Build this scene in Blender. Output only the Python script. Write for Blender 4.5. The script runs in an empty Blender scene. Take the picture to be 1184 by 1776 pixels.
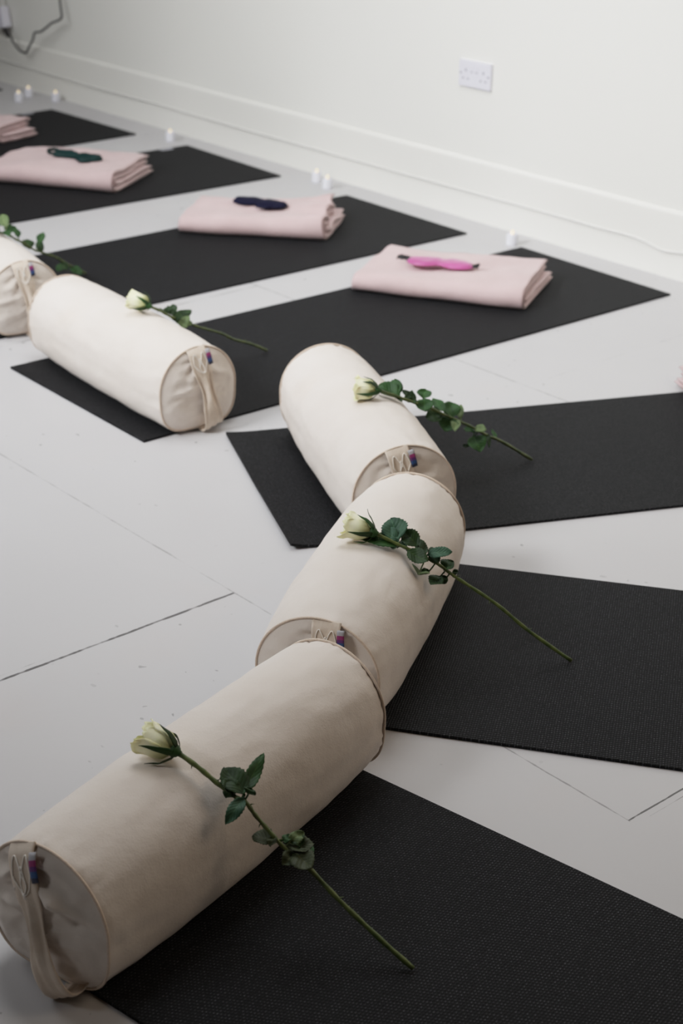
import bpy, math, random
import numpy as np
from math import sin, cos, pi, radians, sqrt, exp, atan2
from mathutils import Vector, Matrix, noise

S = bpy.context.scene
COL = S.collection
random.seed(7)

# ------------------------------------------------------------------ camera
W, H = 1184, 1776
FPX, PITCH, ROLL, CH, YAW, WALLY = 2844.209, 0.439047, 0.017780, 1.45004, -0.846222, 3.917
cy_, sy_, cp_, sp_ = cos(YAW), sin(YAW), cos(PITCH), sin(PITCH)
Fw = np.array([sy_ * cp_, cy_ * cp_, -sp_]); Rt = np.array([cy_, -sy_, 0.]); Up = np.cross(Rt, Fw)
R2 = cos(ROLL) * Rt + sin(ROLL) * Up; U2 = -sin(ROLL) * Rt + cos(ROLL) * Up
CAM = np.array([0, 0, CH])

def ray(u, v):
    d = (u - W / 2) / FPX * R2 - (v - H / 2) / FPX * U2 + Fw
    return d
def at_z(u, v, z=0.):
    d = ray(u, v); return CAM + d * ((z - CH) / d[2])
def at_plane(u, v, p0, n):
    d = ray(u, v); return CAM + d * (np.dot(p0 - CAM, n) / np.dot(d, n))
def depth(p): return float(np.dot(p - CAM, Fw))

cd = bpy.data.cameras.new('camera'); cam = bpy.data.objects.new('camera', cd); COL.objects.link(cam)
cd.sensor_fit = 'HORIZONTAL'; cd.sensor_width = 24.0; cd.lens = FPX / W * 24.0
cam.matrix_world = Matrix(((R2[0], U2[0], -Fw[0], 0), (R2[1], U2[1], -Fw[1], 0), (R2[2], U2[2], -Fw[2], CH), (0, 0, 0, 1)))
cd.dof.use_dof = True; cd.dof.focus_distance = 2.5; cd.dof.aperture_fstop = 5.4
cd.clip_start = .05
S.camera = cam

# ------------------------------------------------------------------ materials
class NT:
    def __init__(s, name):
        s.m = bpy.data.materials.new(name); s.m.use_nodes = True
        s.t = s.m.node_tree; s.b = s.t.nodes['Principled BSDF']
        s.tc = s.t.nodes.new('ShaderNodeTexCoord')
    def n(s, ty, ins=None, **kw):
        x = s.t.nodes.new('ShaderNode' + ty)
        for k, v in kw.items(): setattr(x, k, v)
        for k, v in (ins or {}).items(): s.set(x.inputs[k], v)
        return x
    def set(s, sock, v):
        if hasattr(v, 'is_output') or isinstance(v, bpy.types.NodeSocket): s.t.links.new(v, sock)
        else: sock.default_value = v
    def math(s, op, a, b=0., c=0., clamp=False):
        x = s.n('Math', operation=op, use_clamp=clamp)
        s.set(x.inputs[0], a); s.set(x.inputs[1], b); s.set(x.inputs[2], c)
        return x.outputs[0]
    def mix(s, f, a, b):
        x = s.n('Mix', data_type='RGBA'); s.set(x.inputs[0], f); s.set(x.inputs[6], a); s.set(x.inputs[7], b)
        return x.outputs[2]
    def noise(s, scale, detail=3., vec=None, rough=.5):
        x = s.n('TexNoise'); x.inputs['Scale'].default_value = scale; x.inputs['Detail'].default_value = detail
        x.inputs['Roughness'].default_value = rough
        s.t.links.new(vec or s.tc.outputs['Object'], x.inputs['Vector']); return x.outputs['Fac']
    def mrange(s, v, a, b, c=0., d=1.):
        x = s.n('MapRange'); s.set(x.inputs[0], v)
        for i, q in enumerate((a, b, c, d)): x.inputs[i + 1].default_value = q
        return x.outputs[0]
    def bump(s, h, strength=.3, dist=.001, prev=None):
        x = s.n('Bump'); x.inputs['Strength'].default_value = strength; x.inputs['Distance'].default_value = dist
        s.t.links.new(h, x.inputs['Height'])
        if prev: s.t.links.new(prev, x.inputs['Normal'])
        return x.outputs[0]
    def fin(s, color=None, rough=None, normal=None, **kw):
        if color is not None: s.set(s.b.inputs['Base Color'], color)
        if rough is not None: s.set(s.b.inputs['Roughness'], rough)
        if normal is not None: s.set(s.b.inputs['Normal'], normal)
        for k, v in kw.items(): s.set(s.b.inputs[k.replace('_', ' ')], v)
        return s.m
def c4(c): return (c[0], c[1], c[2], 1.)

def simple(name, col, rough=.5, var=.06, nscale=60, bump=.0, bscale=300, **kw):
    t = NT(name)
    f = t.mrange(t.noise(nscale), .3, .7)
    a = tuple(max(0, x * (1 - var)) for x in col); b = tuple(min(1, x * (1 + var)) for x in col)
    nor = t.bump(t.noise(bscale, 2), bump, .001) if bump else None
    return t.fin(t.mix(f, c4(a), c4(b)), rough, nor, **kw)

def canvas_mat():
    t = NT('cream cotton canvas')
    big = t.mrange(t.noise(9, 2), .3, .7); fine = t.noise(420, 3)
    col = t.mix(big, (.72, .643, .575, 1), (.76, .687, .625, 1))
    col = t.mix(t.mrange(fine, .64, .78, 0, .30), col, (.50, .42, .33, 1))
    col = t.mix(t.mrange(t.noise(5, 3), .62, .75, 0, .16), col, (.72, .56, .42, 1))
    n1 = t.bump(t.noise(26, 5), .26, .008)
    n2 = t.bump(fine, .30, .0012, n1)
    return t.fin(col, .92, n2, Specular_IOR_Level=.15, Sheen_Weight=.08)
def piping_mat(): return simple('tan cotton piping', (.66, .54, .44), .9, .08, 300, .3, 900, Specular_IOR_Level=.15)
def strap_mat():
    t = NT('cream cotton webbing')
    u = t.n('SeparateXYZ', {0: t.tc.outputs['UV']})
    line = t.math('SINE', t.math('MULTIPLY', u.outputs[0], 40.))
    n1 = t.bump(line, .07, .0012); n2 = t.bump(t.noise(500, 2), .3, .001, n1)
    f = t.mrange(t.noise(60), .3, .7)
    return t.fin(t.mix(f, (.66, .55, .45, 1), (.73, .63, .53, 1)), .9, n2, Specular_IOR_Level=.15)
def tag_mat():
    t = NT('striped woven tag')
    u = t.n('SeparateXYZ', {0: t.tc.outputs['UV']})
    r = t.n('ValToRGB'); r.color_ramp.interpolation = 'CONSTANT'
    e = r.color_ramp.elements
    e[0].position = 0; e[0].color = (.36, .35, .37, 1); e[1].position = .24; e[1].color = (.26, .025, .13, 1)
    for p_, c_ in ((.44, (.10, .02, .14, 1)), (.60, (.02, .07, .20, 1)), (.82, (.012, .016, .05, 1))):
        x = e.new(p_); x.color = c_
    t.t.links.new(u.outputs[1], r.inputs[0])
    return t.fin(r.outputs[0], .6, t.bump(t.noise(900, 2), .2, .0005))
def mat_mat():
    t = NT('black ribbed foam')
    sp = t.n('SeparateXYZ', {0: t.tc.outputs['Object']})
    warp = t.math('MULTIPLY', t.math('SUBTRACT', t.noise(25, 2), .5), .0035)
    x = sp.outputs[0]; y = t.math('ADD', sp.outputs[1], warp)
    rib = t.math('SINE', t.math('MULTIPLY', y, 2 * pi / .0044))
    row = t.math('MULTIPLY', t.math('FLOOR', t.math('DIVIDE', y, .0044)), .37)
    cell = t.math('SINE', t.math('MULTIPLY', t.math('ADD', x, t.math('MULTIPLY', row, .0062)), 2 * pi / .0062))
    h = t.math('ADD', t.math('MULTIPLY', rib, .6), t.math('MULTIPLY', cell, .4))
    rnd = t.noise(330, 2)
    hi = t.math('MULTIPLY', t.mrange(h, .42, 1.), t.mrange(rnd, .40, .68))
    col = t.mix(hi, (.0064, .0064, .0070, 1), (.118, .119, .130, 1))  # glints on the ribs painted into the base colour as pale dashes
    nor = t.bump(h, .5, .0011)
    return t.fin(col, .7, nor, Specular_IOR_Level=.13)
def fleece_mat():
    t = NT('dusty pink fleece')
    f = t.mrange(t.noise(14, 3), .3, .7)
    nor = t.bump(t.noise(260, 3), .35, .002, t.bump(t.noise(30, 3), .25, .006))
    return t.fin(t.mix(f, (.585, .425, .42, 1), (.635, .47, .465, 1)), .95, nor, Sheen_Weight=.25, Specular_IOR_Level=.1)

MAT = dict(
    canvas=canvas_mat(), piping=piping_mat(), strap=strap_mat(), tag=tag_mat(), mat=mat_mat(), fleece=fleece_mat(),
    thread=simple('ivory embroidery thread', (.92, .87, .80), .7, .05, 400),
    fleece_edge=simple('beige pink fleece edge', (.56, .43, .38), .95, .08, 60, .3, 300),
    pink=simple('bright pink satin', (.46, .075, .25), .38, .1, 40, .25, 120, Sheen_Weight=.3),
    navy=simple('navy satin', (.007, .007, .024), .7, .15, 60, .3, 150, Specular_IOR_Level=.12),
    green=simple('dark teal satin', (.006, .027, .026), .6, .15, 60, .3, 150, Specular_IOR_Level=.2),
    black=simple('black elastic', (.012, .012, .012), .7, .2, 200, .3, 600),
    plastic=simple('white plastic', (.74, .73, .80), .35, .02, 20),
    candle=simple('white candle plastic', (.80, .80, .86), .45, .02, 20),
    dark=simple('dark slot', (.14, .13, .16), .6, .1, 20),
    cordw=simple('white cable sheath', (.74, .73, .70), .5, .03, 40),
    cordb=simple('black cable sheath', (.045, .042, .040), .6, .1, 40),
    print=simple('pale grey printed mark', (.42, .42, .46), .6, .12, 90),
)
t = NT('rose stem'); MAT['stem'] = t.fin(t.mix(t.mrange(t.noise(70, 3), .35, .7), (.045, .075, .014, 1), (.12, .15, .035, 1)), .5)
def leaf_mat(name, a, b):
    t = NT(name); uv = t.n('SeparateXYZ', {0: t.tc.outputs['UV']})
    d = t.math('ABSOLUTE', t.math('SUBTRACT', uv.outputs[0], .5))
    f = t.mrange(t.noise(60, 3), .3, .7)
    col = t.mix(f, c4(a), c4(b))
    col = t.mix(t.mrange(d, .0, .035, .55, 0.), col, (b[0] * 2.2, b[1] * 1.9, b[2] * 1.8, 1))
    v = t.math('SINE', t.math('MULTIPLY', t.math('SUBTRACT', uv.outputs[1], t.math('MULTIPLY', d, .6)), 45.))
    return t.fin(col, .55, t.bump(v, .18, .001), Specular_IOR_Level=.25)
MAT['leaf0'] = leaf_mat('dark green leaf', (.010, .026, .006), (.022, .052, .012))
MAT['leaf1'] = leaf_mat('mid green leaf', (.016, .050, .013), (.030, .084, .020))
MAT['leaf2'] = leaf_mat('pale grey green leaf', (.085, .125, .050), (.13, .18, .075))
MAT['leaf3'] = leaf_mat('blue green leaf', (.022, .065, .036), (.042, .10, .055))
MAT['leaf4'] = leaf_mat('dull olive leaf', (.028, .036, .014), (.050, .062, .026))
t = NT('pale yellow rose petal'); uv = t.n('SeparateXYZ', {0: t.tc.outputs['UV']})
pc = t.mix(t.mrange(uv.outputs[1], .05, .65), (.54, .57, .21, 1), (.90, .86, .56, 1))
pc = t.mix(t.mrange(uv.outputs[1], .86, 1., 0, .45), pc, (.72, .74, .40, 1))
MAT['petal'] = t.fin(pc, .6, t.bump(t.noise(120, 2), .15, .002), Subsurface_Weight=.25, Subsurface_Radius=(.01, .008, .004), Subsurface_Scale=.4, Sheen_Weight=.1)
t = NT('warm candle flame'); MAT['flame'] = t.fin((1, .82, .55, 1), .5, None, Emission_Color=(1, .74, .42, 1), Emission_Strength=.8)

# ------------------------------------------------------------------ mesh helpers
class MB:
    def __init__(s): s.v = []; s.f = []; s.uv = []
    def add(s, vs, fs, uvs=None):
        o = len(s.v); s.v += [tuple(float(c) for c in p) for p in vs]
        s.f += [tuple(i + o for i in f) for f in fs]
        s.uv += uvs if uvs else [(0., 0.)] * len(vs)
    def grid(s, P, cu=False, cv=False, flip=False):
        n, m = len(P), len(P[0]); vs = [p for r in P for p in r]; fs = []
        for i in range(n if cu else n - 1):
            for j in range(m if cv else m - 1):
                a, b, c, d = i * m + j, i * m + (j + 1) % m, ((i + 1) % n) * m + (j + 1) % m, ((i + 1) % n) * m + j
                fs.append((a, d, c, b) if flip else (a, b, c, d))
        s.add(vs, fs, [(j / max(1, m - 1), i / max(1, n - 1)) for i in range(n) for j in range(m)])
    def tube(s, pts, r, k=8, caps=True):
        pts = [np.array(p, float) for p in pts]; n = len(pts)
        rs = r if hasattr(r, '__len__') else [r] * n
        t0 = pts[1] - pts[0]; t0 /= np.linalg.norm(t0)
        a = np.cross(t0, [0, 0, 1.]);
        if np.linalg.norm(a) < 1e-3: a = np.cross(t0, [1., 0, 0])
        a /= np.linalg.norm(a); rows = []
        for i in range(n):
            t_ = pts[min(i + 1, n - 1)] - pts[max(i - 1, 0)]; t_ /= np.linalg.norm(t_) + 1e-12
            a = a - t_ * np.dot(a, t_); a /= np.linalg.norm(a); b = np.cross(t_, a)
            rows.append([pts[i] + rs[i] * (cos(2 * pi * q / k) * a + sin(2 * pi * q / k) * b) for q in range(k)])
        o = len(s.v); s.grid(rows, cv=True)
        if caps:
            s.f.append(tuple(o + q for q in range(k))[::-1]); s.f.append(tuple(o + (n - 1) * k + q for q in range(k)))
    def lathe(s, prof, k=32, c=(0, 0, 0)):
        s.grid([[(c[0] + r * cos(2 * pi * q / k), c[1] + r * sin(2 * pi * q / k), c[2] + z) for q in range(k)] for r, z in prof], cv=True)
    def box(s, x0, x1, y0, y1, z0, z1):
        vs = [(x, y, z) for z in (z0, z1) for y in (y0, y1) for x in (x0, x1)]
        s.add(vs, [(0, 2, 3, 1), (4, 5, 7, 6), (0, 1, 5, 4), (2, 6, 7, 3), (0, 4, 6, 2), (1, 3, 7, 5)])
    def build(s, name, m, parent=None, smooth=True, bevel=0, subsurf=0, solid=0, loc=None):
        me = bpy.data.meshes.new(name); me.from_pydata(s.v, [], s.f)
        ul = me.uv_layers.new(name='UVMap')
        for l in me.loops: ul.data[l.index].uv = s.uv[l.vertex_index]
        me.materials.append(m)
        if smooth: me.polygons.foreach_set('use_smooth', [True] * len(me.polygons))
        me.update()
        o = bpy.data.objects.new(name, me); COL.objects.link(o)
        if parent: o.parent = parent
        if loc is not None: o.location = loc
        if solid:
            q = o.modifiers.new('solidify', 'SOLIDIFY'); q.thickness = solid; q.offset = 0
        if bevel:
            q = o.modifiers.new('bevel', 'BEVEL'); q.width = bevel; q.segments = 3; q.limit_method = 'ANGLE'
        if subsurf:
            q = o.modifiers.new('subsurf', 'SUBSURF'); q.levels = subsurf; q.render_levels = subsurf
        return o
def tag(o, label, cat, group=None):
    o['label'] = label; o['category'] = cat
    if group: o['group'] = group
    return o
def thing(name, loc, rz=0.):
    o = bpy.data.objects.new(name, None); COL.objects.link(o); o.location = tuple(float(c) for c in loc)
    o.rotation_euler = (0, 0, rz); o.empty_display_size = .05
    return o
def catmull(P, n=6):
    P = [np.array(p, float) for p in P]; out = []
    for i in range(len(P) - 1):
        a, b, c, d = P[max(i - 1, 0)], P[i], P[i + 1], P[min(i + 2, len(P) - 1)]
        for k in range(n):
            t_ = k / n
            out.append(.5 * (2 * b + (c - a) * t_ + (2 * a - 5 * b + 4 * c - d) * t_ ** 2 + (3 * b - a - 3 * c + d) * t_ ** 3))
    out.append(P[-1]); return out
def nz(x, y, z): return noise.noise(Vector((x, y, z)))

# ------------------------------------------------------------------ room
def wall_mat():
    t = NT('off white painted wall')
    f = t.mrange(t.noise(.8, 3), .3, .7)
    return t.fin(t.mix(f, (.80, .79, .735, 1), (.82, .81, .755, 1)), .6, t.bump(t.noise(60, 3), .08, .002), Specular_IOR_Level=.25)
def skirt_mat():
    t = NT('painted skirting board')
    f = t.mrange(t.noise(1.5, 3), .3, .7)
    return t.fin(t.mix(f, (.82, .805, .745, 1), (.835, .82, .765, 1)), .5, t.bump(t.noise(20, 3), .05, .003))
def floor_mat():
    t = NT('painted board floor')
    sp = t.n('SeparateXYZ', {0: t.tc.outputs['Object']}); X, Y = sp.outputs[0], sp.outputs[1]
    base = t.mix(t.mrange(t.noise(1.3, 4), .3, .7), (.515, .503, .508, 1), (.55, .537, .54, 1))
    base = t.mix(t.mrange(t.noise(4, 3), .60, .75, 0, .12), base, (.58, .49, .45, 1))
    wob = t.math('MULTIPLY', t.math('SUBTRACT', t.noise(14, 4), .5), .006)
    brk = t.noise(11, 4, rough=.7); pit = t.noise(90, 2)
    tot = None
    # joints between the floor panels: (along axis, fixed coordinate, from, to, half width, how much of it is open)
    for ax, c, a, b, w, op, st in (('y', -2.170, .2, 1.655, .0034, .56, 1.), ('y', -2.184, .9, 1.25, .0024, .36, .9), ('x', 1.656, -4.2, -2.06, .0022, .50, .5),
                               ('x', 1.6675, -1.56, -1.222, .0020, .52, .6), ('y', -1.225, 1.667, 2.4, .0017, .58, 1.), ('y', -1.212, 1.70, 2.0, .0011, .40, .7),
                               ('x', 2.892, -2.85, -1.9, .0028, .52, .55), ('x', 2.882, -3.70, -3.47, .0028, .58, .6), ('y', -2.582, 2.90, 3.9, .0032, .42, .3),
                               ('y', -3.645, 1.66, 2.88, .0040, .50, .5)):
        p_, q_ = (Y, X) if ax == 'y' else (X, Y)
        d = t.math('ABSOLUTE', t.math('SUBTRACT', t.math('ADD', q_, t.math('MULTIPLY', wob, .5)), c))
        ww = t.math('MULTIPLY', w, t.mrange(brk, 1 - op - .18, 1 - op + .12, .12, 1.))
        m1 = t.math('LESS_THAN', d, ww)
        m2 = t.math('MULTIPLY', t.math('GREATER_THAN', p_, a), t.math('LESS_THAN', p_, b))
        m = t.math('MULTIPLY', t.math('MULTIPLY', m1, m2), t.mrange(brk, 1 - op - .15, 1 - op + .08, .12 * st, st))
        tot = m if tot is None else t.math('MAXIMUM', tot, m)
    speck = t.math('MULTIPLY', t.mrange(t.noise(42, 1), .74, .76), t.mrange(t.noise(2.2, 2), .48, .60))
    tot = t.math('MAXIMUM', tot, t.math('MULTIPLY', speck, .6))
    col = t.mix(t.math('MULTIPLY', tot, .85), base, (.030, .026, .024, 1))
    nor = t.bump(t.noise(28, 4), .05, .003)
    return t.fin(col, t.mrange(t.noise(3, 3), .3, .7, .36, .5), nor, Specular_IOR_Level=.35)

def struct(o): o['kind'] = 'structure'; return o
b = MB(); b.box(-10, 2.5, -2.5, WALLY + .15, -.1, 0); struct(b.build('floor', floor_mat(), smooth=False))
b = MB(); b.box(-10, 2.5, WALLY, WALLY + .15, 0, 3.4); struct(b.build('wall_back', wall_mat(), smooth=False))
b = MB(); b.box(-10.15, -10, -2.5, WALLY + .15, 0, 3.4); struct(b.build('wall_left', bpy.data.materials['off white painted wall'], smooth=False))
b = MB()
prof = [(WALLY - .010, 0), (WALLY - .010, .004), (WALLY - .010, .10), (WALLY - .010, .186), (WALLY - .010, .192), (WALLY - .0095, .197), (WALLY - .007, .201), (WALLY - .003, .203), (WALLY + .001, .204)]
b.grid([[(x, y, z) for y, z in prof] for x in np.linspace(-10, 2.5, 60)], flip=False)
struct(b.build('baseboard_back', skirt_mat()))

# ------------------------------------------------------------------ yoga mats
MATH = .006
def make_mat(cx, cy, a, label, L=1.83, Wd=.61, curl=0, curl_side=1, origin='back', prints=None):
    """cx, cy: middle of the back (or near) short edge; a: turn of the long axis from +y"""
    r = thing('yoga_mat', (cx, cy, 0), a)
    s0, s1 = (-L, 0) if origin == 'back' else (0, L)
    ys = [s0] + list(s0 + np.array([.004, .012, .025, .045, .07, .1])) + list(np.linspace(s0 + .15, s1 - .1, 24)) + list(s1 - np.array([.07, .045, .025, .012, .004, 0]))
    xs = [-Wd / 2, -Wd / 2 + .004] + list(np.linspace(-Wd / 2 + .03, Wd / 2 - .03, 9)) + [Wd / 2 - .004, Wd / 2]
    def lift(x, y):
        z = 0.
        if curl:
            e = y - s0; k = max(0, 1 - e / .07); z += curl * k * k * (.35 + .65 * max(0, x * curl_side / (Wd / 2)))
        return z
    b = MB(); ring = []
    n, m = len(ys), len(xs)
    top = [[(x, y, MATH + lift(x, y)) for x in xs] for y in ys]; bot = [[(x, y, .0004 + lift(x, y)) for x in xs] for y in ys]
    b.grid(top); o = n * m; b.grid(bot, flip=True)
    edge = [(0, j) for j in range(m)] + [(i, m - 1) for i in range(1, n)] + [(n - 1, j) for j in range(m - 2, -1, -1)] + [(i, 0) for i in range(n - 2, 0, -1)]
    for k in range(len(edge)):
        a_, c_ = edge[k], edge[(k + 1) % len(edge)]
        i0, i1 = a_[0] * m + a_[1], c_[0] * m + c_[1]
        b.f.append((i0, o + i0, o + i1, i1))
    b.build('mat_sheet', MAT['mat'], r, smooth=False)
    if prints:
        q = MB(); x0, y0 = prints; q.box(x0, x0 + .022, y0, y0 + .055, MATH + .0001, MATH + .0006)
        x = q.build('printed_mark', MAT['print'], r, smooth=False); x['label'] = 'pale printed mark near the mat edge'
    return tag(r, label, 'yoga mat', 'black yoga mats')
make_mat(-3.131, 3.778, -.026, 'black yoga mat under the blanket with the bright pink eye mask')
make_mat(-3.966, 3.772, -.021, 'black yoga mat under the blanket with the navy eye mask')
make_mat(-4.938, 3.786, -.035, 'black yoga mat under the blanket with the dark green eye mask', prints=(-.298, -.135))
make_mat(-5.838, 3.748, .022, 'black yoga mat by the wall under the cut-off pink blanket without eye mask', prints=(-.298, -.16))
make_mat(-6.958, 3.80, .0, 'tip of a black yoga mat at the left edge beside two lit candles')
A5, A6, A7 = radians(64.65 - 90), radians(35.7 - 90), radians(10.1 - 90)
make_mat(-2.516, 1.981, A5, 'black yoga mat with slightly curled near corner under the third bolster from the front', curl=.010, curl_side=1, origin='near')
def near_mid(pl, pr, a, back):
    d = np.array([-sin(a), cos(a)]); m = (np.array(pl) + np.array(pr)) / 2
    nrm = np.array([cos(a), sin(a)])
    # both points lie on the long edges: centre across, then step back to the near short edge
    s = min(np.dot(pl, d), np.dot(pr, d)); c = (np.dot(pl, nrm) + np.dot(pr, nrm)) / 2
    return c * nrm + (s - back) * d, abs(np.dot(pr, nrm) - np.dot(pl, nrm))
m6, w6 = near_mid(at_z(800, 983)[:2], at_z(668, 1266)[:2], A6, .16)
m7, w7 = near_mid(at_z(640, 1346)[:2], at_z(130, 1705)[:2], A7, .06)
print('m6', m6, w6, 'm7', m7, w7)
make_mat(m6[0], m6[1], A6, 'black ribbed yoga mat running off the right edge between two fanned mats', Wd=w6, origin='near')
make_mat(m7[0], m7[1], A7, 'large black textured yoga mat in the bottom right foreground', Wd=w7, origin='near')

# ------------------------------------------------------------------ bolsters
BOL = {}
SQ = 3.0
def make_bolster(key, x, y, a_deg, R, L, label, roll=0., bow=.03, seed=0., tagside=1, base=MATH, foot=0., cb=.020, bulge=.0085, foot_roll=-.22, slack=1.):
    a = radians(a_deg); BOL[key] = dict(x=x, y=y, a=a, R=R, L=L, base=base, bulge=bulge)
    root = thing('bolster', (x, y, base), a)         # local +x runs from the near end to the far end
    zc = .97 * R; Rm = R + bulge
    def fl(z): return .5 * (z + sqrt(z * z + .008 ** 2))
    def P(s, th, r):
        c_, s_ = cos(th), sin(th)
        if s_ < 0:                                        # the weight squares off the underside
            q = (abs(c_) ** SQ + abs(s_) ** SQ) ** (-1 / SQ); q = 1 + (q - 1) * min(1, -s_ * 4)
            c_, s_ = c_ * q, s_ * q
        return (s, r * c_, fl(zc + r * s_))
    NS, NT_ = 72, 96
    rows = []
    for i in range(NS + 1):
        q = i / NS; q = .5 - .5 * cos(pi * q); q = .6 * q + .4 * (i / NS); s = L * q
        k = abs(2 * q - 1); e = min(s, L - s)
        r0 = R + (Rm - R) * (1 - k ** 3.6)
        r0 -= .0016 * exp(-(e / .004) ** 2)
        row = []
        for j in range(NT_):
            th = 2 * pi * j / NT_
            d = .0016 * nz(s * 9 + seed, cos(th) * 2.2, sin(th) * 2.2) + .0015 * nz(s * 20 + seed, cos(th) * 5, sin(th) * 5) + .0022 * nz(s * 38 + seed, cos(th) * 4, sin(th) * 4) * exp(-(e / .05) ** 2)
            d += .0020 * sin(th * 34 + 5 * nz(seed, th * 2, 0)) * exp(-(e / .022) ** 2) * (0.4 + nz(th * 3, seed, 1))
            d += .0025 * exp(-((s / L - .45) / .35) ** 2) * nz(seed * 3.1, cos(th), sin(th))
            row.append(P(s, th, r0 + d))
        rows.append(row)
    b = MB(); b.grid(rows, cv=True, flip=True); b.build('bolster_cover', MAT['canvas'], root)
    sdir = np.array([cos(pi / 2 + roll), sin(pi / 2 + roll)])        # towards the top of the strap
    for end in (0, 1):
        rows = []; NR = 26
        for i in range(NR + 1):
            q = i / NR; r = max(1e-4, (R - .0015) * q); row = []
            for j in range(NT_):
                th = 2 * pi * j / NT_; hy, hz = q * cos(th), q * sin(th)
                out = (cb if end == 0 else .010) * (1 - q ** 2.6)
                fold = .0062 * nz(hy * 2.0 + seed, hz * 4.2 + 3 * end, seed) * (1 - q ** 6) + .0018 * nz(hy * 6 + seed, hz * 9, 2.) * (1 - q ** 8)
                # slack creases fanning out below the strap stitching
                cr = sin(9 * atan2(hz - sdir[1] * .75, hy - sdir[0] * .75) + seed) * exp(-((hy - sdir[0] * .6) ** 2 + (hz - sdir[1] * .6) ** 2) / .22)
                ridge = .0055 * exp(-(((hz - .42 - .35 * (hy + .35)) / .07) ** 2)) * exp(-((hy + .45) / .38) ** 2) + .0040 * exp(-(((hz - .05 + .25 * (hy - .5)) / .06) ** 2)) * exp(-((hy - .55) / .3) ** 2)
                out += (fold + .0040 * cr * (1 - q ** 6) + ridge * (1 - q ** 8)) * (slack if end == 0 else 1)
                X = -out if end == 0 else L + out
                p_ = P(0, th, r); row.append((X, p_[1], p_[2]))
            rows.append(row)
        b = MB(); b.grid(rows, cv=True, flip=(end == 1)); b.build('end_panel', MAT['canvas'], root)
        ring = [P(0 if end == 0 else L, 2 * pi * j / 96, R + .0006) for j in range(96)]
        k = 8; rows = []
        for j in range(96):
            th = 2 * pi * j / 96; rd = np.array([0, cos(th), sin(th)]); ax = np.array([1., 0, 0]); c = np.array(ring[j])
            rows.append([c + .0020 * (cos(2 * pi * q / k) * rd + sin(2 * pi * q / k) * ax) for q in range(k)])
        b = MB(); b.grid(rows, cu=True, cv=True, flip=True); b.build('piping', MAT['piping'], root)
    # carrying strap on the near end: sewn at top and bottom, bowing out
    cz = zc; t0 = pi / 2 + roll; t1 = -pi / 2 + foot_roll
    top = np.array([0, R * cos(t0), cz + R * sin(t0)]); bot = np.array([0, R * cos(t1), fl(cz + R * sin(t1)) + .004])
    keys = [(q, cb * (1 - abs(2 * q - 1) ** 2.6) + .0055 * min(1, q * 18) + bow * k_) for q, k_ in ((.0, 0), (.06, 0), (.16, 0), (.30, .03), (.42, .10), (.6, .42), (.76, .80), (.90, 1.), (.985, .95))] + [(1.02, .004 + bow * .5), (1.0, .0)]
    path = []; floor_min = .003 if foot == 0 else .0025 - base
    for q, o_ in keys:
        p_ = top * (1 - q) + bot * q; p_ = p_ + np.array([-o_, 0, 0])
        if q > .7: p_[2] = max(p_[2] - foot * (q - .7) / .3 * (1 if o_ > .02 else .6), .0025 - base)
        p_[2] = max(p_[2], floor_min)
        path.append(p_)
    path = catmull(path, 7); n = len(path)
    hw0 = .0235; tdir = (top - bot) / np.linalg.norm(top - bot); hdir = np.cross(np.array([1., 0, 0]), tdir); hdir /= np.linalg.norm(hdir)
    if np.dot(hdir, [0, -1, 0]) < 0: hdir = -hdir      # -y is the viewer's right when looking at the near end
    rows = []
    lens = np.concatenate([[0], np.cumsum([np.linalg.norm(path[i + 1] - path[i]) for i in range(n - 1)])]); lens /= lens[-1]
    for i in range(n):
        t_ = path[min(i + 1, n - 1)] - path[max(i - 1, 0)]; t_ /= np.linalg.norm(t_)
        nn = np.cross(t_, hdir); nn /= np.linalg.norm(nn)
        if nn[0] > 0 and i < n * .75: nn = -nn
        q = lens[i]; pinch = exp(-((q - .47) / .16) ** 2)
        hw = hw0 * (1 - .34 * pinch) * (1 + .15 * max(0, q - .75)); row = []
        for j in range(13):
            u = j / 6 - 1
            fold = pinch * .006 * cos(u * pi * 1.5) + .0012 * sin(u * 9 + seed) * min(1, q * 4)
            sk = .010 * max(0, q - .55) * u
            row.append(path[i] + hdir * (hw * u + .004 * nz(q * 3, seed, 5)) + nn * fold + np.array([0, 0, sk]))
        rows.append(row)
    srows = rows; b = MB(); b.grid(rows); st = b.build('strap', MAT['strap'], root, solid=.0022)
    def on_strap(u, q, off=.0022):
        i = int(np.clip(np.searchsorted(lens, q), 1, n - 2)); f = (q - lens[i - 1]) / max(1e-6, lens[i] - lens[i - 1])
        jj = (u + 1) * 6; j = int(np.clip(math.floor(jj), 0, 11)); g = jj - j
        A = (srows[i - 1][j] * (1 - g) + srows[i - 1][j + 1] * g) * (1 - f) + (srows[i][j] * (1 - g) + srows[i][j + 1] * g) * f
        t_ = path[i] - path[i - 1]; t_ /= np.linalg.norm(t_); nn = np.cross(t_, hdir); nn /= np.linalg.norm(nn)
        if nn[0] > 0: nn = -nn
        return A + nn * off
    b = MB()
    for loop in ([(-.75, .17), (-.62, .10), (-.45, .07), (-.25, .10), (.0, .165), (.22, .215), (.12, .255), (-.08, .27), (-.3, .255), (-.55, .21), (-.75, .17)],
                 [(.75, .17), (.62, .10), (.45, .07), (.25, .10), (.0, .165), (-.22, .215), (-.12, .255), (.08, .27), (.3, .255), (.55, .21), (.75, .17)],
                 [(-.22, .215), (-.1, .15), (0, .125), (.1, .15), (.22, .215)]):
        b.tube([on_strap(u, q) for u, q in catmull([(u, q) for u, q in loop], 5)], .0009, 6)
    b.build('embroidery', MAT['thread'], st)
    rows = []
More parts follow.
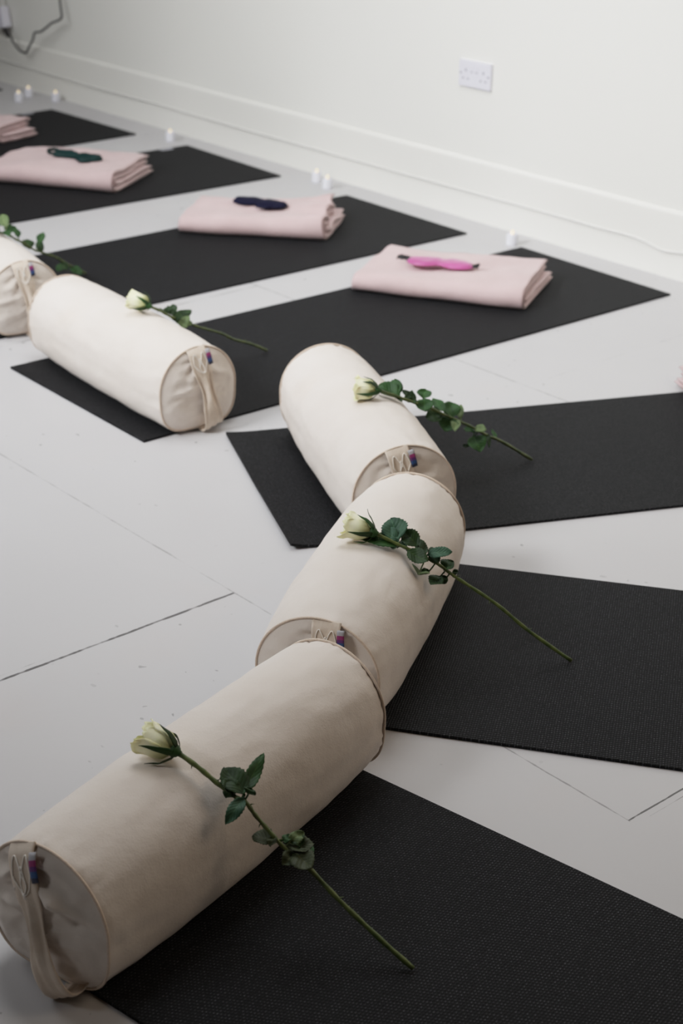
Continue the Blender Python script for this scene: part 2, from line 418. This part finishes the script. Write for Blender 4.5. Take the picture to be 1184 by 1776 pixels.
    for i in range(9):
        q = .055 + .155 * i / 8
        A = on_strap(.82, q, .0008)
        rows.append([A + hdir * (.0115 * k / 3) + np.array([-.0016 + .001 * (k / 3) - .0012 * sin(i / 8 * 3.0), 0, 0]) for k in range(4)])
    b = MB(); b.grid(rows); b.build('woven_tag', MAT['tag'], root, solid=.001)
    return tag(root, label, 'bolster', 'cream yoga bolsters')

make_bolster(1, -1.482, .828, 104.7, .1010, .628, 'largest cream bolster at the front left with its loose strap touching the floor', roll=-.34, foot_roll=-.50, slack=2.1, bow=.028, seed=1.3, foot=.006)
make_bolster(2, -1.709, 1.467, 122.0, .1021, .594, 'cream bolster directly behind the frontmost one, second in the line', roll=.17, bow=.002, cb=.011, bulge=.016, seed=4.7)
make_bolster(3, -2.120, 2.041, 154.3, .1055, .607, 'cream bolster on the mat with the curled corner, third from the front', roll=-.20, bow=.004, cb=.014, seed=8.2)
make_bolster(4, -2.857, 2.083, 175.3, .1005, .651, 'cream bolster with full round end in view, on the pink eye mask mat', roll=-.06, bow=.022, seed=11.9)
make_bolster(5, -3.679, 2.125, 171.0, .1010, .600, 'cream bolster cut off by the left edge of the picture', roll=-.10, bow=.015, seed=15.1)

# ------------------------------------------------------------------ roses
def cyl_hit(u, v, key, extra):
    B = BOL[key]; d = ray(u, v); ax = np.array([cos(B['a']), sin(B['a']), 0]); c = np.array([B['x'], B['y'], B['base'] + .97 * B['R']]); r = B['R'] + B['bulge'] + extra
    o = CAM - c; dp = d - ax * np.dot(d, ax); op = o - ax * np.dot(o, ax)
    A, Bq, C = np.dot(dp, dp), 2 * np.dot(dp, op), np.dot(op, op) - r * r
    D = Bq * Bq - 4 * A * C
    t_ = (-Bq - sqrt(D)) / (2 * A) if D > 0 else -Bq / (2 * A)
    return CAM + d * t_
def girth(q):
    """how far the squared-off underside stands out beyond the round outline"""
    l = np.linalg.norm(q) + 1e-9; s_ = q[2] / l; c_ = sqrt(max(0, 1 - s_ * s_))
    if s_ >= 0: return 1.
    g = (c_ ** SQ + abs(s_) ** SQ) ** (-1 / SQ); return 1 + (g - 1) * min(1, -s_ * 4)
def cyl_dist(p, key):
    B = BOL[key]; ax = np.array([cos(B['a']), sin(B['a']), 0]); o = p - np.array([B['x'], B['y'], B['base'] + .97 * B['R']])
    s = np.dot(o, ax); q = o - ax * s; g = girth(q); q = np.linalg.norm(q)
    return q - (B['R'] + B['bulge']) * g if -.005 < s < B['L'] + .005 else 1.
def unit(v): return v / (np.linalg.norm(v) + 1e-12)
def clear(p, key, gap):
    """step a point towards the viewer until it lies outside the bolster and above the mat"""
    d = unit(p - CAM)
    for _ in range(200):
        if cyl_dist(p, key) >= gap and p[2] >= MATH + min(gap, .003): break
        p = p - d * .0015
    return p

def push(p, key, gap):
    """press a point that would sink into the bolster back out to its surface"""
    B = BOL[key]; ax = np.array([cos(B['a']), sin(B['a']), 0]); c = np.array([B['x'], B['y'], B['base'] + .97 * B['R']])
    o = p - c; s = np.dot(o, ax); q = o - ax * s; l = np.linalg.norm(q); m = (B['R'] + B['bulge']) * girth(q) + gap
    return p if l >= m or not -.005 < s < B['L'] + .005 else c + ax * s + q * (m / l)

def rose(key, bloom_tip, stem_px, leaves, label, bloom_r=.0205, lift=.023):
    S0 = cyl_hit(*stem_px[0], key, lift); E = at_z(*stem_px[-1], MATH + .0045)
    nrm = unit(np.cross(unit(E - S0), [0, 0, 1.]))
    P = [S0]
    for q in stem_px[1:-1]: P.append(clear(at_plane(*q, S0, nrm), key, .0055))
    P.append(E)
    base = np.array([P[-1][0], P[-1][1], MATH]); root = thing('rose', base)
    loc = lambda p: np.array(p) - base
    ln = sum(np.linalg.norm(P[i + 1] - P[i]) for i in range(len(P) - 1)); print('rose', key, 'len %.3f' % ln, [round(float(p[2]), 3) for p in P])
    sm = [push(p, key, .0090) for p in catmull(P, 6)]; n = len(sm)
    b = MB(); rad = [.0036 - .0008 * (1 - abs(2 * i / n - 1)) + .0004 * sin(i * 1.7) for i in range(n)]; rad[0] = .0042
    b.tube([loc(p) for p in sm], rad, 8)
    for i in range(5, n - 2, 7):                      # thorns
        t_ = unit(sm[i + 1] - sm[i - 1]); dd = unit(np.cross(t_, unit(CAM - sm[i])) * (1 if i % 2 else -1) + .3 * unit(CAM - sm[i]))
        b.tube([loc(sm[i]), loc(sm[i] + dd * .004), loc(sm[i] + dd * .0075 + t_ * .002)], [.0016, .001, .0002], 5)
    b.build('stem', MAT['stem'], root)
    # bloom
    view = unit(CAM - S0); pn = unit(np.array([0, 0, 1.]) * .7 + view * .3)
    T = at_plane(*bloom_tip, S0, pn)
    Lb = float(np.clip(np.linalg.norm(T - S0), .038, .058)); d = unit(T - S0)
    up = unit(np.array([0, 0, 1.]) - d * d[2]); sd = np.cross(d, up)
    rs = random.Random(key * 11)
    def petal(phi, rb, ln_, hwid, flare, curl, dimple=0., nu=13, nv=13):
        rows = []
        for i in range(nv):
            v = i / (nv - 1); row = []
            w = hwid * min(1., (v * 3.2) ** .6) * (1 - .38 * max(0, v - .72) / .28)
            for j in range(nu):
                u = j / (nu - 1) * 2 - 1
                ang = phi + w * u
                rr = rb * (sin(min(v, .52) / .52 * pi / 2) ** .75) * (1 + flare * max(0, v - .5)) + curl * max(0, v - .74) ** 2 * (1 + .4 * abs(u))
                rr *= 1 - .05 * (1 - u * u) + .05 * sin(3 * u + phi * 5) * v
                axl = ln_ * (v - .16 * v * u * u - .04 * v * (abs(u) < .15)) + .0014 * sin(7 * u + phi * 3) * v - .10 * ln_ * max(0, v - .8) * curl * 8
                row.append(loc(push(S0 + d * (axl + .002) + rr * (cos(ang) * up + sin(ang) * sd), key, .0035 + .004 * rr / bloom_r)))
            rows.append(row)
        return rows
    b = MB()
    for k in range(4): b.grid(petal(k * 1.9 + 1, bloom_r * (.34 + .1 * k), Lb * (.80 + .03 * k), 1.5, .1, 0.))
    bl = b.build('bloom', MAT['petal'], root, solid=.0006)
    for k in range(4):
        b = MB(); b.grid(petal(k * pi / 2 + .5 + key, bloom_r * .84, Lb * rs.uniform(.90, .99), .98, .02, .03)); b.build('petal', MAT['petal'], bl, solid=.0006)
    for k in range(5):
        b = MB(); b.grid(petal(k * 2 * pi / 5 + key * .7, bloom_r * rs.uniform(.98, 1.07), Lb * rs.uniform(.80, 1.0), .86, rs.uniform(.0, .10), rs.uniform(.0, .07))); b.build('petal', MAT['petal'], bl, solid=.0006)
    b = MB(); prof = [(.0036, -.007), (.0048, -.004), (.0075, -.0015), (.0095, .003), (.0085, .007)]
    b.grid([[loc(S0 + d * z + r_ * (cos(2 * pi * q / 16) * up + sin(2 * pi * q / 16) * sd)) for q in range(16)] for r_, z in prof], cv=True)
    ca = b.build('calyx', MAT['leaf1'], root)
    for k in range(5):
        phi = k * 2 * pi / 5 + .3 + key; b = MB(); rows = []; L_ = rs.uniform(.030, .046); fl_ = rs.choice([.0, .25, .8])
        for i in range(11):
            v = i / 10; w = .0055 * (1 - v) ** .8 * min(1, v * 5 + .5)
            rr = (.0085 + (bloom_r * 1.10 - .0085) * min(1, v * 2.2) ** .7) + fl_ * .024 * v * v
            c = S0 + d * (.001 + L_ * (v - .25 * fl_ * v * v)) ; tg = -sin(phi) * up + cos(phi) * sd; ra = cos(phi) * up + sin(phi) * sd
            rows.append([loc(push(c + ra * (rr - .0006 * abs(q)) + tg * w * q, key, .004)) for q in (-1, -.5, 0, .5, 1)])
        b.grid(rows); b.build('sepal', MAT['leaf1' if k % 2 else 'leaf0'], ca, solid=.0007)
    # leaves
    spx = None
    for (bx, by, tx, ty, wpx, mk) in leaves:
        j = min(range(len(stem_px)), key=lambda q: (stem_px[q][0] - bx) ** 2 + (stem_px[q][1] - by) ** 2)
        near = min(sm, key=lambda p: np.linalg.norm(np.cross(unit(ray(bx, by)), p - CAM)))
        dep = np.dot(near - CAM, Fw); bp = clear(CAM + ray(bx, by) * dep, key, .005)
        view = unit(CAM - bp); pn = unit(np.array([rs.uniform(-.25, .25), rs.uniform(-.25, .25), .55]) + view * .45)
        tp = push(at_plane(tx, ty, bp, pn), key, .007)
        lpx = math.hypot(tx - bx, ty - by) * dep / FPX
        if np.linalg.norm(tp - bp) > 3. * lpx: tp = push(at_plane(tx, ty, bp, unit(view + .25 * pn)), key, .008)
        L_ = np.linalg.norm(tp - bp); ax = (tp - bp) / L_; wv = unit(np.cross(pn, ax)); nn = np.cross(ax, wv); w0 = wpx * dep / FPX * .70
        if nn[2] < 0: nn = -nn
        att = near; b = MB(); rows = []; cur = rs.uniform(-.12, .22); ft = rs.uniform(.15, .5); NV = 19
        for i in range(NV):
            v = i / (NV - 1); q = max(0, (v - .08) / .92)
            w = w0 * (q ** .62 * (1 - q) ** .78 / .372 if 0 < q < 1 else 0) + .0007 * (1 - v)
            w *= 1 + (.07 if i % 2 else -.05)
            row = []
            for jj in range(9):
                u = jj / 4 - 1
                z = L_ * cur * (v * (1 - v)) * 1.6 + abs(u) * w * ft + .0015 * sin(v * 9 + u * 2 + bx)
                pt = bp + ax * L_ * v + wv * (w * u * cos(ft * .5)) + nn * z
                pt[2] = max(pt[2], MATH + .002)
                row.append(loc(push(pt, key, .0085)))
            rows.append(row)
        b.grid(rows)
        if np.linalg.norm(att - bp) > .002:
            mid = clear((att + bp) / 2, key, .0055); b.tube([loc(q) for q in catmull([att, mid, bp + ax * L_ * .1], 4)], .0011, 5)
        b.build('leaf', MAT['leaf%d' % mk], root, solid=.0006)
    return tag(root, label, 'rose', 'white roses lying on the bolsters')

rose(1, (246, 1272), [(306, 1304), (341.5, 1329), (375, 1357), (408, 1382), (426.5, 1392), (442, 1413), (467, 1442), (492, 1469), (534, 1504), (587.5, 1560.6), (656, 1626), (716.5, 1680)],
     [(425, 1380, 388, 1331, 34, 0), (408, 1380, 386, 1352, 22, 0), (400, 1371, 392, 1384, 14, 0), (430, 1378, 437, 1368, 16, 0), (422, 1378, 457, 1306, 18, 1), (424, 1382, 391, 1430, 18, 3), (478, 1457, 437, 1452, 26, 4), (475, 1452, 469, 1468, 14, 4),
      (488, 1458, 506, 1450, 12, 1), (500, 1464, 527, 1443, 16, 2), (497, 1470, 545, 1464, 26, 4), (508, 1476, 541, 1506, 30, 4), (512, 1480, 490, 1500, 20, 4), (520, 1470, 515, 1447, 16, 0), (540, 1490, 536, 1456, 8, 1)],
     'pale yellow rose lying across the frontmost bolster')
rose(2, (594, 908), [(649, 924), (661, 930), (689.5, 944), (710, 953), (738, 967), (762.5, 980.5), (783, 996), (801, 1008), (861, 1048), (916.6, 1094), (990, 1145.7)],
     [(692, 938, 677, 899, 32, 3), (690, 940, 663, 917, 18, 3), (694, 947, 622, 954, 20, 1), (726, 948, 697, 920, 22, 0), (706, 946, 697, 936, 14, 3), (738, 964, 721, 934, 16, 0), (740, 962, 784, 957, 15, 3), (742, 968, 763, 960, 22, 0),
      (704, 954, 742, 974, 20, 0), (690, 950, 668, 948, 14, 0), (769, 990, 786, 973, 20, 0), (776, 1000, 761, 1011, 12, 0), (765, 998, 747, 1014, 20, 0), (727, 993, 706, 1007, 26, 2), (745, 991, 727, 992, 8, 1), (785, 997, 793, 988, 6, 0)],
     'pale yellow rose with bluish leaves on the second bolster from the front')
rose(3, (612, 673), [(656, 677), (692, 689), (723.5, 700), (746.5, 707.5), (769.5, 719), (789.5, 727.6), (821, 742), (844, 755), (870, 766), (921.6, 797)],
     [(692, 687, 656, 668, 24, 1), (692, 685, 679, 660, 16, 1), (694, 684, 685, 657, 12, 1), (723, 696, 697, 677, 11, 0), (695, 690, 682, 700, 16, 0), (715, 690, 704, 684, 14, 0), (733, 692, 738, 675, 18, 1), (735, 690, 737, 714, 22, 1), (722, 694, 706, 697, 14, 0),
      (772, 716, 750, 691, 13, 1), (784, 725, 778, 696, 24, 1), (785, 724, 771, 748, 26, 1), (768, 719, 738, 724, 22, 0), (790, 728, 789, 748, 12, 2), (799, 729, 798, 702, 9, 2), (822, 744, 843, 746, 12, 2), (821, 750, 804, 743, 11, 1), (819, 756, 833, 784, 24, 1), (813, 774, 802, 773, 5, 0), (846, 752, 848, 776, 5, 0), (862, 762, 852, 745, 4, 1)],
     'leafiest pale rose, on the bolster over the mat with the curled corner')
rose(4, (223, 516), [(259, 531), (278, 539), (299, 550.5), (326, 558.5), (342, 566.4), (383, 578), (406, 589), (433.5, 596), (462, 607.5)],
     [(303, 548, 297, 529, 13, 0), (291, 545, 285, 535, 10, 0), (295, 547, 291, 530, 6, 0), (320, 557, 309, 539, 26, 0), (308, 555, 325, 568, 22, 2), (303, 549, 306, 560, 12, 0), (288, 545, 263, 541, 7, 0), (325, 559, 333, 563, 7, 2)],
     'pale rose with long bare stem on the bolster whose round end shows fully')
rose(5, (-38, 386), [(-4, 402), (21, 412), (41, 422), (59, 433), (79, 440), (98.5, 447), (120, 460), (148, 474)],
     [(12, 396, 3, 372, 13, 2), (16, 405, 20, 390, 15, 1), (8, 400, 14, 412, 12, 1), (33, 413, 25, 397, 9, 1), (50, 433, 46, 415, 15, 0), (74, 438, 66, 418, 10, 0), (70, 425, 74, 403, 11, 1), (110, 458, 99, 471, 10, 1), (122, 463, 142, 477, 11, 1), (105, 455, 118, 468, 9, 0)],
     'leafy rose stem on the bolster cut off by the left edge', lift=.012)

# ------------------------------------------------------------------ folded blankets
BLTOP = {}
def blanket(key, cx, cy, a_deg, L, D, hgt, label, seed=0., right_out=.012, left_out=.03, crumple=0., taper=.2, sag=0.):
    root = thing('folded_blanket', (cx, cy, MATH), radians(a_deg))
    th = hgt / 4.25
    def fold(r, zmid, yf, yb, t_, nx=46):
        """one doubled layer: open at the back, folded along the front"""
        mid = [(y, zmid - r) for y in np.linspace(yb, yf + r, 14)]
        mid += [(yf + r - r * sin(q), zmid - r * cos(q)) for q in np.linspace(0, pi, 11)[1:-1]]
        mid += [(y, zmid + r) for y in np.linspace(yf + r, yb, 14)]
        m = len(mid); nrm = []
        for i in range(m):
            a_, c_ = mid[max(0, i - 1)], mid[min(m - 1, i + 1)]; ty, tz = c_[0] - a_[0], c_[1] - a_[1]; l_ = sqrt(ty * ty + tz * tz); nrm.append((-tz / l_, ty / l_))
        rows = []; e = t_ * .5
        us = list(np.linspace(0, 1, 7)[:-1] * .04) + list(np.linspace(.04, .96, nx)) + list(1 - np.linspace(0, 1, 7)[:-1][::-1] * .04)
        for ui in us:
            row = []
            for side in (1, -1):
                rng = range(m) if side == 1 else range(m - 1, -1, -1)
                for i in rng:
                    q = i / (m - 1)                    # 0 lower layer .. 1 upper layer
                    x0 = -L / 2 - left_out * (1 - q) + .006 * nz(q * 3, seed, 0); x1 = L / 2 + right_out * (1 - q) - .004 * q + .006 * nz(q * 3, seed, 9)
                    x = x0 + (x1 - x0) * ui
                    de = min(x - x0, x1 - x); hh = e * sqrt(max(0., 1 - (1 - min(1, de / e)) ** 2)) if de < e else e
                    be = min(i, m - 1 - i); hh *= [.35, .85, 1][min(be, 2)]
                    y = mid[i][0] + nrm[i][0] * hh * side; z = mid[i][1] + nrm[i][1] * hh * side
                    f = x / L + .5
                    zs = 1 - taper * max(0., 1 - f) ** 1.3
                    k = max(0, min(1, z / hgt))
                    z = z * zs + k * .010 * nz(x * 7 + seed, y * 9, 0) + k * .0030 * nz(x * 22 + seed, y * 22, 1)
                    y += .014 * nz(x * 5 + seed, 3, 0) * (1 - .3 * k)
                    if crumple:
                        w = exp(-((L / 2 - x) / .10) ** 2); z += k * crumple * w * (.55 + .75 * sin(y * 46 + 1.2) + .8 * max(0, y / D)); x -= crumple * .7 * w * sin(y * 46 + 2.6) * k
                    z -= k * sag * exp(-((f - .5) / .25) ** 2)
                    row.append((x, y, max(z, .0008 + .002 * k)))
            rows.append(row)
        b = MB(); o = 0; b.grid(rows, cv=True); n = len(rows); mm = len(rows[0])
        h = mm // 2
        for rr, fl_ in ((0, 0), (n - 1, 1)):
            for i in range(h - 1):
                q = (rr * mm + i, rr * mm + i + 1, rr * mm + mm - 2 - i, rr * mm + mm - 1 - i); b.f.append(q if fl_ else q[::-1])
        return b
    zm = hgt / 2 + .0005
    b = fold(th * 1.58, zm, -D / 2, D / 2, th); b.build('outer_fold', MAT['fleece'], root)
    b = fold(th * .52, zm, -D / 2 + th * 1.15, D / 2 - .012, th * .94); b.build('inner_fold', MAT['fleece'], root)
    # stitched hem band along the left end
    BLTOP[key] = root
    return tag(root, label, 'blanket', 'folded pink blankets')
def from_front(pl, pr, D):
    pl, pr = np.array(pl), np.array(pr); d = pr - pl; L = np.linalg.norm(d); a = atan2(d[1], d[0]); n = np.array([-sin(a), cos(a)])
    c = (pl + pr) / 2 + n * D / 2; return c[0], c[1], math.degrees(a), L
c = from_front((-3.410, 3.055), (-2.980, 3.300), .33)
blanket(1, c[0], c[1], c[2], c[3], .33, .066, 'folded pink blanket beneath the bright pink eye mask', seed=2., right_out=.014, left_out=.028)
c = from_front((-4.225, 3.022), (-3.868, 3.318), .29)
blanket(2, c[0], c[1], c[2], c[3], .29, .066, 'folded pink blanket with rumpled right end beneath the navy eye mask', seed=6., right_out=.03, left_out=.012, crumple=.016, taper=.12)
c = from_front((-5.20, 2.865), (-4.775, 3.135), .345)
blanket(3, c[0], c[1], c[2], c[3], .345, .074, 'folded pink blanket beneath the dark green eye mask', seed=9., right_out=.012, left_out=.03, sag=-.004)
c = from_front((-6.11, 3.08), (-5.685, 3.222), .21)
blanket(4, c[0], c[1], c[2], c[3] - .03, .21, .068, 'pink blanket with no eye mask, cut off at the upper left edge', seed=13., right_out=.03, left_out=.01)
blanket(5, -2.085, 3.345, 64.65, .50, .34, .06, 'sliver of pink blanket at the right edge of the picture', seed=17., right_out=.01, left_out=.01)

# ------------------------------------------------------------------ eye masks
def eye_mask(pl, pr, z, m, strap_m, label, kind, Hh=.036, seed=0.):
    A, B = at_z(*pl, z), at_z(*pr, z); d = B - A; L = np.linalg.norm(d); a = atan2(d[1], d[0])
    root = thing('eye_mask', ((A + B) / 2)[:2].tolist() + [z - .004], a)
    hl = L / 2; nu, nv = 41, 17
    def outline(u):
        w = sqrt(max(0, 1 - abs(u) ** 3.2))
        return Hh * w * (1 - .10 * exp(-(u / .2) ** 2)), -Hh * w * (1 - .50 * exp(-(u / .24) ** 2))
    for nm in ('pad',):
        top, bot = [], []
        for i in range(nu):
            u = -1 + 2 * i / (nu - 1); u = sin(u * pi / 2); hi, lo = outline(u); rt, rb = [], []
            for j in range(nv):
                v = sin((-1 + 2 * j / (nv - 1)) * pi / 2); y = lo + (hi - lo) * (v + 1) / 2; x = hl * u
                puff = sqrt(max(0, 1 - v * v)) ** .8 * min(1, (1 - abs(u)) * 9) ** .5
                zz = .012 * puff * (1 - .35 * exp(-(u / .13) ** 2)) + .0025 * puff * nz(x * 40 + seed, y * 40, 0)
                if kind == 'crumpled': y *= .80 + .18 * sin(u * 5); y -= .012 * sin(u * 3.2); zz *= 1.5; zz += .004 * puff * sin(y * 300)
                bend = .006 * sin(u * 2.1 + seed)
                rt.append((x, y + bend, .004 + zz)); rb.append((x, y + bend, .004 - .003 * puff))
            top.append(rt); bot.append(rb)
        b = MB(); b.grid(top, flip=True); b.grid(bot); pad = b.build(nm, m, root)
    if kind != 'crumpled':                              # edge binding
        pts = [(hl * sin(q), outline(sin(q))[0] + .006 * sin(sin(q) * 2.1 + seed), .0045) for q in np.linspace(-pi / 2, pi / 2, 30)] + [(hl * sin(q), outline(sin(q))[1] + .006 * sin(sin(q) * 2.1 + seed), .0045) for q in np.linspace(pi / 2, -pi / 2, 30)][1:-1]
        b = MB(); k = 8; P_ = [np.array(p) for p in pts]; n = len(P_); rows = []
        for i in range(n):
            t_ = unit(P_[(i + 1) % n] - P_[i - 1]); s_ = np.cross(t_, [0, 0, 1.]); rows.append([P_[i] + .0024 * (cos(2 * pi * q / k) * s_ + sin(2 * pi * q / k) * np.array([0, 0, 1.])) for q in range(k)])
        b.grid(rows, cu=True, cv=True); b.build('binding', m, root)
    def ribbon(pts, w, name='elastic_strap', mm=None, ruf=.0):
        pts = catmull(pts, 6); rows = []
        for i, p_ in enumerate(pts):
            s_ = np.array([0, 0, 1.]) if kind == 'crumpled' else unit(np.array([.35, .6, .8]))
            rows.append([p_ + s_ * w * (q / 2 - 1) * (1 + ruf * sin(i * 1.9)) for q in range(5)])
        b = MB(); b.grid(rows); return b.build(name, mm or strap_m, root, solid=.0016)
    if kind == 'pink':
        ribbon([(-hl + .004, .004, .006), (-hl - .010, .006, .009), (-hl - .017, .001, .010), (-hl - .026, .007, .010), (-hl - .036, .002, .009)], .0075, ruf=.35)
        ribbon([(hl - .004, -.002, .006), (hl + .006, -.004, .009), (hl + .012, .003, .010), (hl + .017, -.002, .008)], .0075, ruf=.35)
    elif kind == 'navy':
        ribbon([(.01, -.030, .006), (.004, -.041, .008), (.012, -.050, .009), (.028, -.050, .008), (.044, -.046, .008), (.055, -.036, .006)], .007, ruf=.3)
    else:
        ribbon([(-hl + .014, -.010, .012), (-hl - .004, -.018, .015), (-hl - .020, -.006, .018), (-hl - .022, .018, .018), (-hl - .004, .034, .017), (-hl + .014, .022, .012)], .0060)
    return tag(root, label, 'eye mask', 'satin eye masks')
eye_mask((708, 451), (820, 464), .078, MAT['pink'], MAT['black'], 'bright pink satin eye mask with black elastic on pink blanket', 'pink', Hh=.040, seed=1.)
eye_mask((406, 347), (498, 358), .078, MAT['navy'], MAT['navy'], 'navy blue eye mask lying on folded pink blanket', 'navy', Hh=.041, seed=2.)
eye_mask((92, 269), (178, 278), .089, MAT['green'], MAT['green'], 'dark green crumpled eye mask with a strap loop on its left', 'crumpled', Hh=.042, seed=4.)

# ------------------------------------------------------------------ tea lights
def candle_parts():
    r = thing('tea_light', (0, 0, 0))
    b = MB(); b.lathe([(.0001, 0), (.0165, 0), (.0178, .0012), (.0182, .004), (.0178, .034), (.0168, .0375), (.0150, .0380), (.0138, .0365), (.0120, .0345), (.0060, .0350), (.0045, .0362), (.0001, .0362)], 32)
    b.build('candle_body', MAT['candle'], r)
    b = MB(); b.lathe([(.0001, .0355), (.0035, .0358), (.0050, .0385), (.0050, .0415), (.0036, .0455), (.0018, .0485), (.0001, .0505)], 20)
    b.build('flame', MAT['flame'], r)
    return r
cand = candle_parts()
first = True
for (u, v, lab) in ((33, 176, 'leftmost white tea light, in front of another one at far left'), (50, 168, 'white tea light behind the leftmost one, closer to the skirting'),
                    (97, 176, 'lone lit white tea light beside the fourth mat corner by the skirting'), (295.5, 245, 'white tea light beyond the corner of the green eye mask mat'),
                    (549, 316, 'left white tea light of the pair beyond the rumpled blanket'), (567.5, 327, 'right white tea light of the pair, just behind the rumpled blanket corner'), (887, 425, 'white tea light by the wall behind the pink eye mask blanket')):
    p_ = at_z(u, v); p_[1] = min(p_[1], WALLY - .019 - .022)
    if first: r = cand; first = False
    else:
        r = cand.copy(); COL.objects.link(r)
        for ch in cand.children:
            q = ch.copy(); COL.objects.link(q); q.parent = r
    r.location = (p_[0], p_[1], 0); tag(r, lab, 'candle', 'tea lights along the wall')

# ------------------------------------------------------------------ wall socket and cables
ox, oz = -3.800, .476
ro = thing('wall_socket', (ox, WALLY, oz))
b = MB(); b.box(-.073, .073, -.010, -.0002, -.043, .043); pl = b.build('face_plate', MAT['plastic'], ro, smooth=False, bevel=.003)
for s_ in (-1, 1):
    b = MB(); b.box(s_ * .0105 - .0055, s_ * .0105 + .0055, -.0125, -.009, .006, .030); sw = b.build('rocker_switch', MAT['plastic'], ro, smooth=False, bevel=.0012)
    b = MB(); b.box(s_ * .0105 - .004, s_ * .0105 + .004, -.0128, -.0119, .0065, .0095); b.build('switch_mark', MAT['dark'], sw, smooth=False)
    cx = s_ * .040
    b = MB(); b.box(cx - .0022, cx + .0022, -.0105, -.0095, .006, .015); b.build('pin_slot', MAT['dark'], ro, smooth=False)
    for q in (-1, 1):
        b = MB(); b.box(cx + q * .011 - .0034, cx + q * .011 + .0034, -.0105, -.0095, -.018, -.0135); b.build('pin_slot', MAT['dark'], ro, smooth=False)
    b = MB(); b.lathe([(.0001, 0), (.003, 0), (.0033, .001), (.0001, .0012)], 12)
    b.v = [(x + s_ * .0625, -.0098 - z, y) for x, y, z in b.v]; b.build('screw', MAT['dark'], ro)
tag(ro, 'white double wall socket with two switches', 'wall socket')

b = MB()
pts = [(-10, .10), (-8, .10), (-6.813, .101), (-6.117, .0945), (-5.582, .096), (-5.082, .093), (-4.1, .093), (-3.5, .095), (-3.221, .094), (-3.10, .096), (-3.034, .090), (-2.985, .080), (-2.955, .079), (-2.90, .087), (-2.80, .094), (-2.5, .093), (0, .092), (2.4, .09)]
b.tube(catmull([(x, WALLY - .010 - .0042, z) for x, z in pts], 8), .0036, 8)
wc = tag(b.build('skirting_cord', MAT['cordw']), 'thin white cable clipped along the skirting board', 'cable')

def wy(u, v, y): 
    d = ray(u, v); return CAM + d * (y / d[1])
YB = WALLY - .055
b = MB(); keys = [wy(u, v, y) for u, v, y in ((12, 50, YB), (16, 60, YB), (25, 76, YB), (36, 89, YB), (46, 91, YB + .01), (50, 82, YB + .012), (57, 69, YB), (60, 57, YB - .01), (70, 55, YB - .01), (80, 48, YB), (90, 40, YB), (100, 36, YB), (107, 30, YB + .005), (106, 18, YB + .015), (104, 0, YB + .025), (103, -30, YB + .035))]
b.tube(catmull(keys, 8), .0048, 8)
kc = b.build('power_cord', MAT['cordb']); tag(kc, 'black cable drooping on the wall at the upper left', 'cable')
ra = thing('extension_socket', wy(4, 30, WALLY - .03))
o_ = np.array(ra.location)
c0, c1 = wy(3, 11, WALLY - .05) - o_, wy(9, 48, WALLY - .05) - o_
ang_ = atan2(c1[0] - c0[0], -(c1[2] - c0[2])); ln_ = np.linalg.norm(c1 - c0)
b = MB(); b.box(-.075, .035, -.02, .022, -ln_ / 2, ln_ / 2); hs = b.build('socket_housing', MAT['plastic'], ra, smooth=False, bevel=.006); hs.rotation_euler = (0, ang_ * -1, 0)
b = MB(); b.tube([(.012, 0, -ln_ / 2), (.014, 0, -ln_ / 2 - .018), (.022, 0, -ln_ / 2 - .042)], [.014, .012, .006], 10); pg = b.build('cable_plug', MAT['black'], ra); pg.rotation_euler = (0, ang_ * -1, 0)
b = MB(); b.tube(catmull([(-.0, .005, ln_ / 2 - .005), (-.005, .01, ln_ / 2 + .05), (-.02, .015, ln_ / 2 + .15)], 4), .005, 8); b.build('supply_cord', MAT['cordw'], ra)
tag(ra, 'white socket block hanging by the wall at the upper left corner', 'extension socket')

# ------------------------------------------------------------------ light
def area(name, loc, target, sx, sy, power, col):
    l = bpy.data.lights.new(name, 'AREA'); l.shape = 'RECTANGLE'; l.size = sx; l.size_y = sy; l.energy = power; l.color = col
    o = bpy.data.objects.new(name, l); COL.objects.link(o); o.location = loc
    o.rotation_euler = (Vector(target) - Vector(loc)).to_track_quat('-Z', 'Y').to_euler(); return o
area('left_window_light', (-6.0, .2, 3.0), (-2.2, 1.8, .2), 2, 2.0, 51, (.95, .972, 1.))
area('overhead_window_light', (-3.2, 2.3, 3.2), (-3.2, 2.3, 0), 2, 1.6, 58, (.95, .972, 1.))
area('room_bounce_light', (0.3, 3.0, 2.6), (-2.6, 3.0, .3), 1.5, 1.5, 17, (1, .80, .60))
a2 = area('wall_wash_light', (-3.5, -1.5, 3.2), (-3.2, 3.9, .25), 2, 1.0, 46, (.95, .972, 1.)); a2.data.spread = radians(62)  # added lamp with narrow spread to brighten the back wall, not a window
w = bpy.data.worlds.new('world'); S.world = w; w.use_nodes = True
bg = w.node_tree.nodes['Background']; bg.inputs[0].default_value = (1.0, .72, .45, 1); bg.inputs[1].default_value = .014
S.view_settings.view_transform = 'Standard'; S.view_settings.look = 'None'; S.view_settings.exposure = 0.; S.view_settings.gamma = 1.
S.view_settings.use_curve_mapping = True                  # soft highlight shoulder, as a camera's tone curve has
cm = S.view_settings.curve_mapping; cm.use_clip = False; cm.clip_max_x = 4.; cm.clip_max_y = 1.
cv = cm.curves[3]; K = .25
pts_ = [(x, x if x < K else K + (1 - K) * (1 - exp(-(x - K) / (1 - K)))) for x in (0, .125, .25, .35, .5, .7, .95, 1.3, 1.8, 2.5, 4.)]
cv.points[0].location = pts_[0]; cv.points[1].location = pts_[-1]
for q_ in pts_[1:-1]: cv.points.new(*q_)
cm.update()
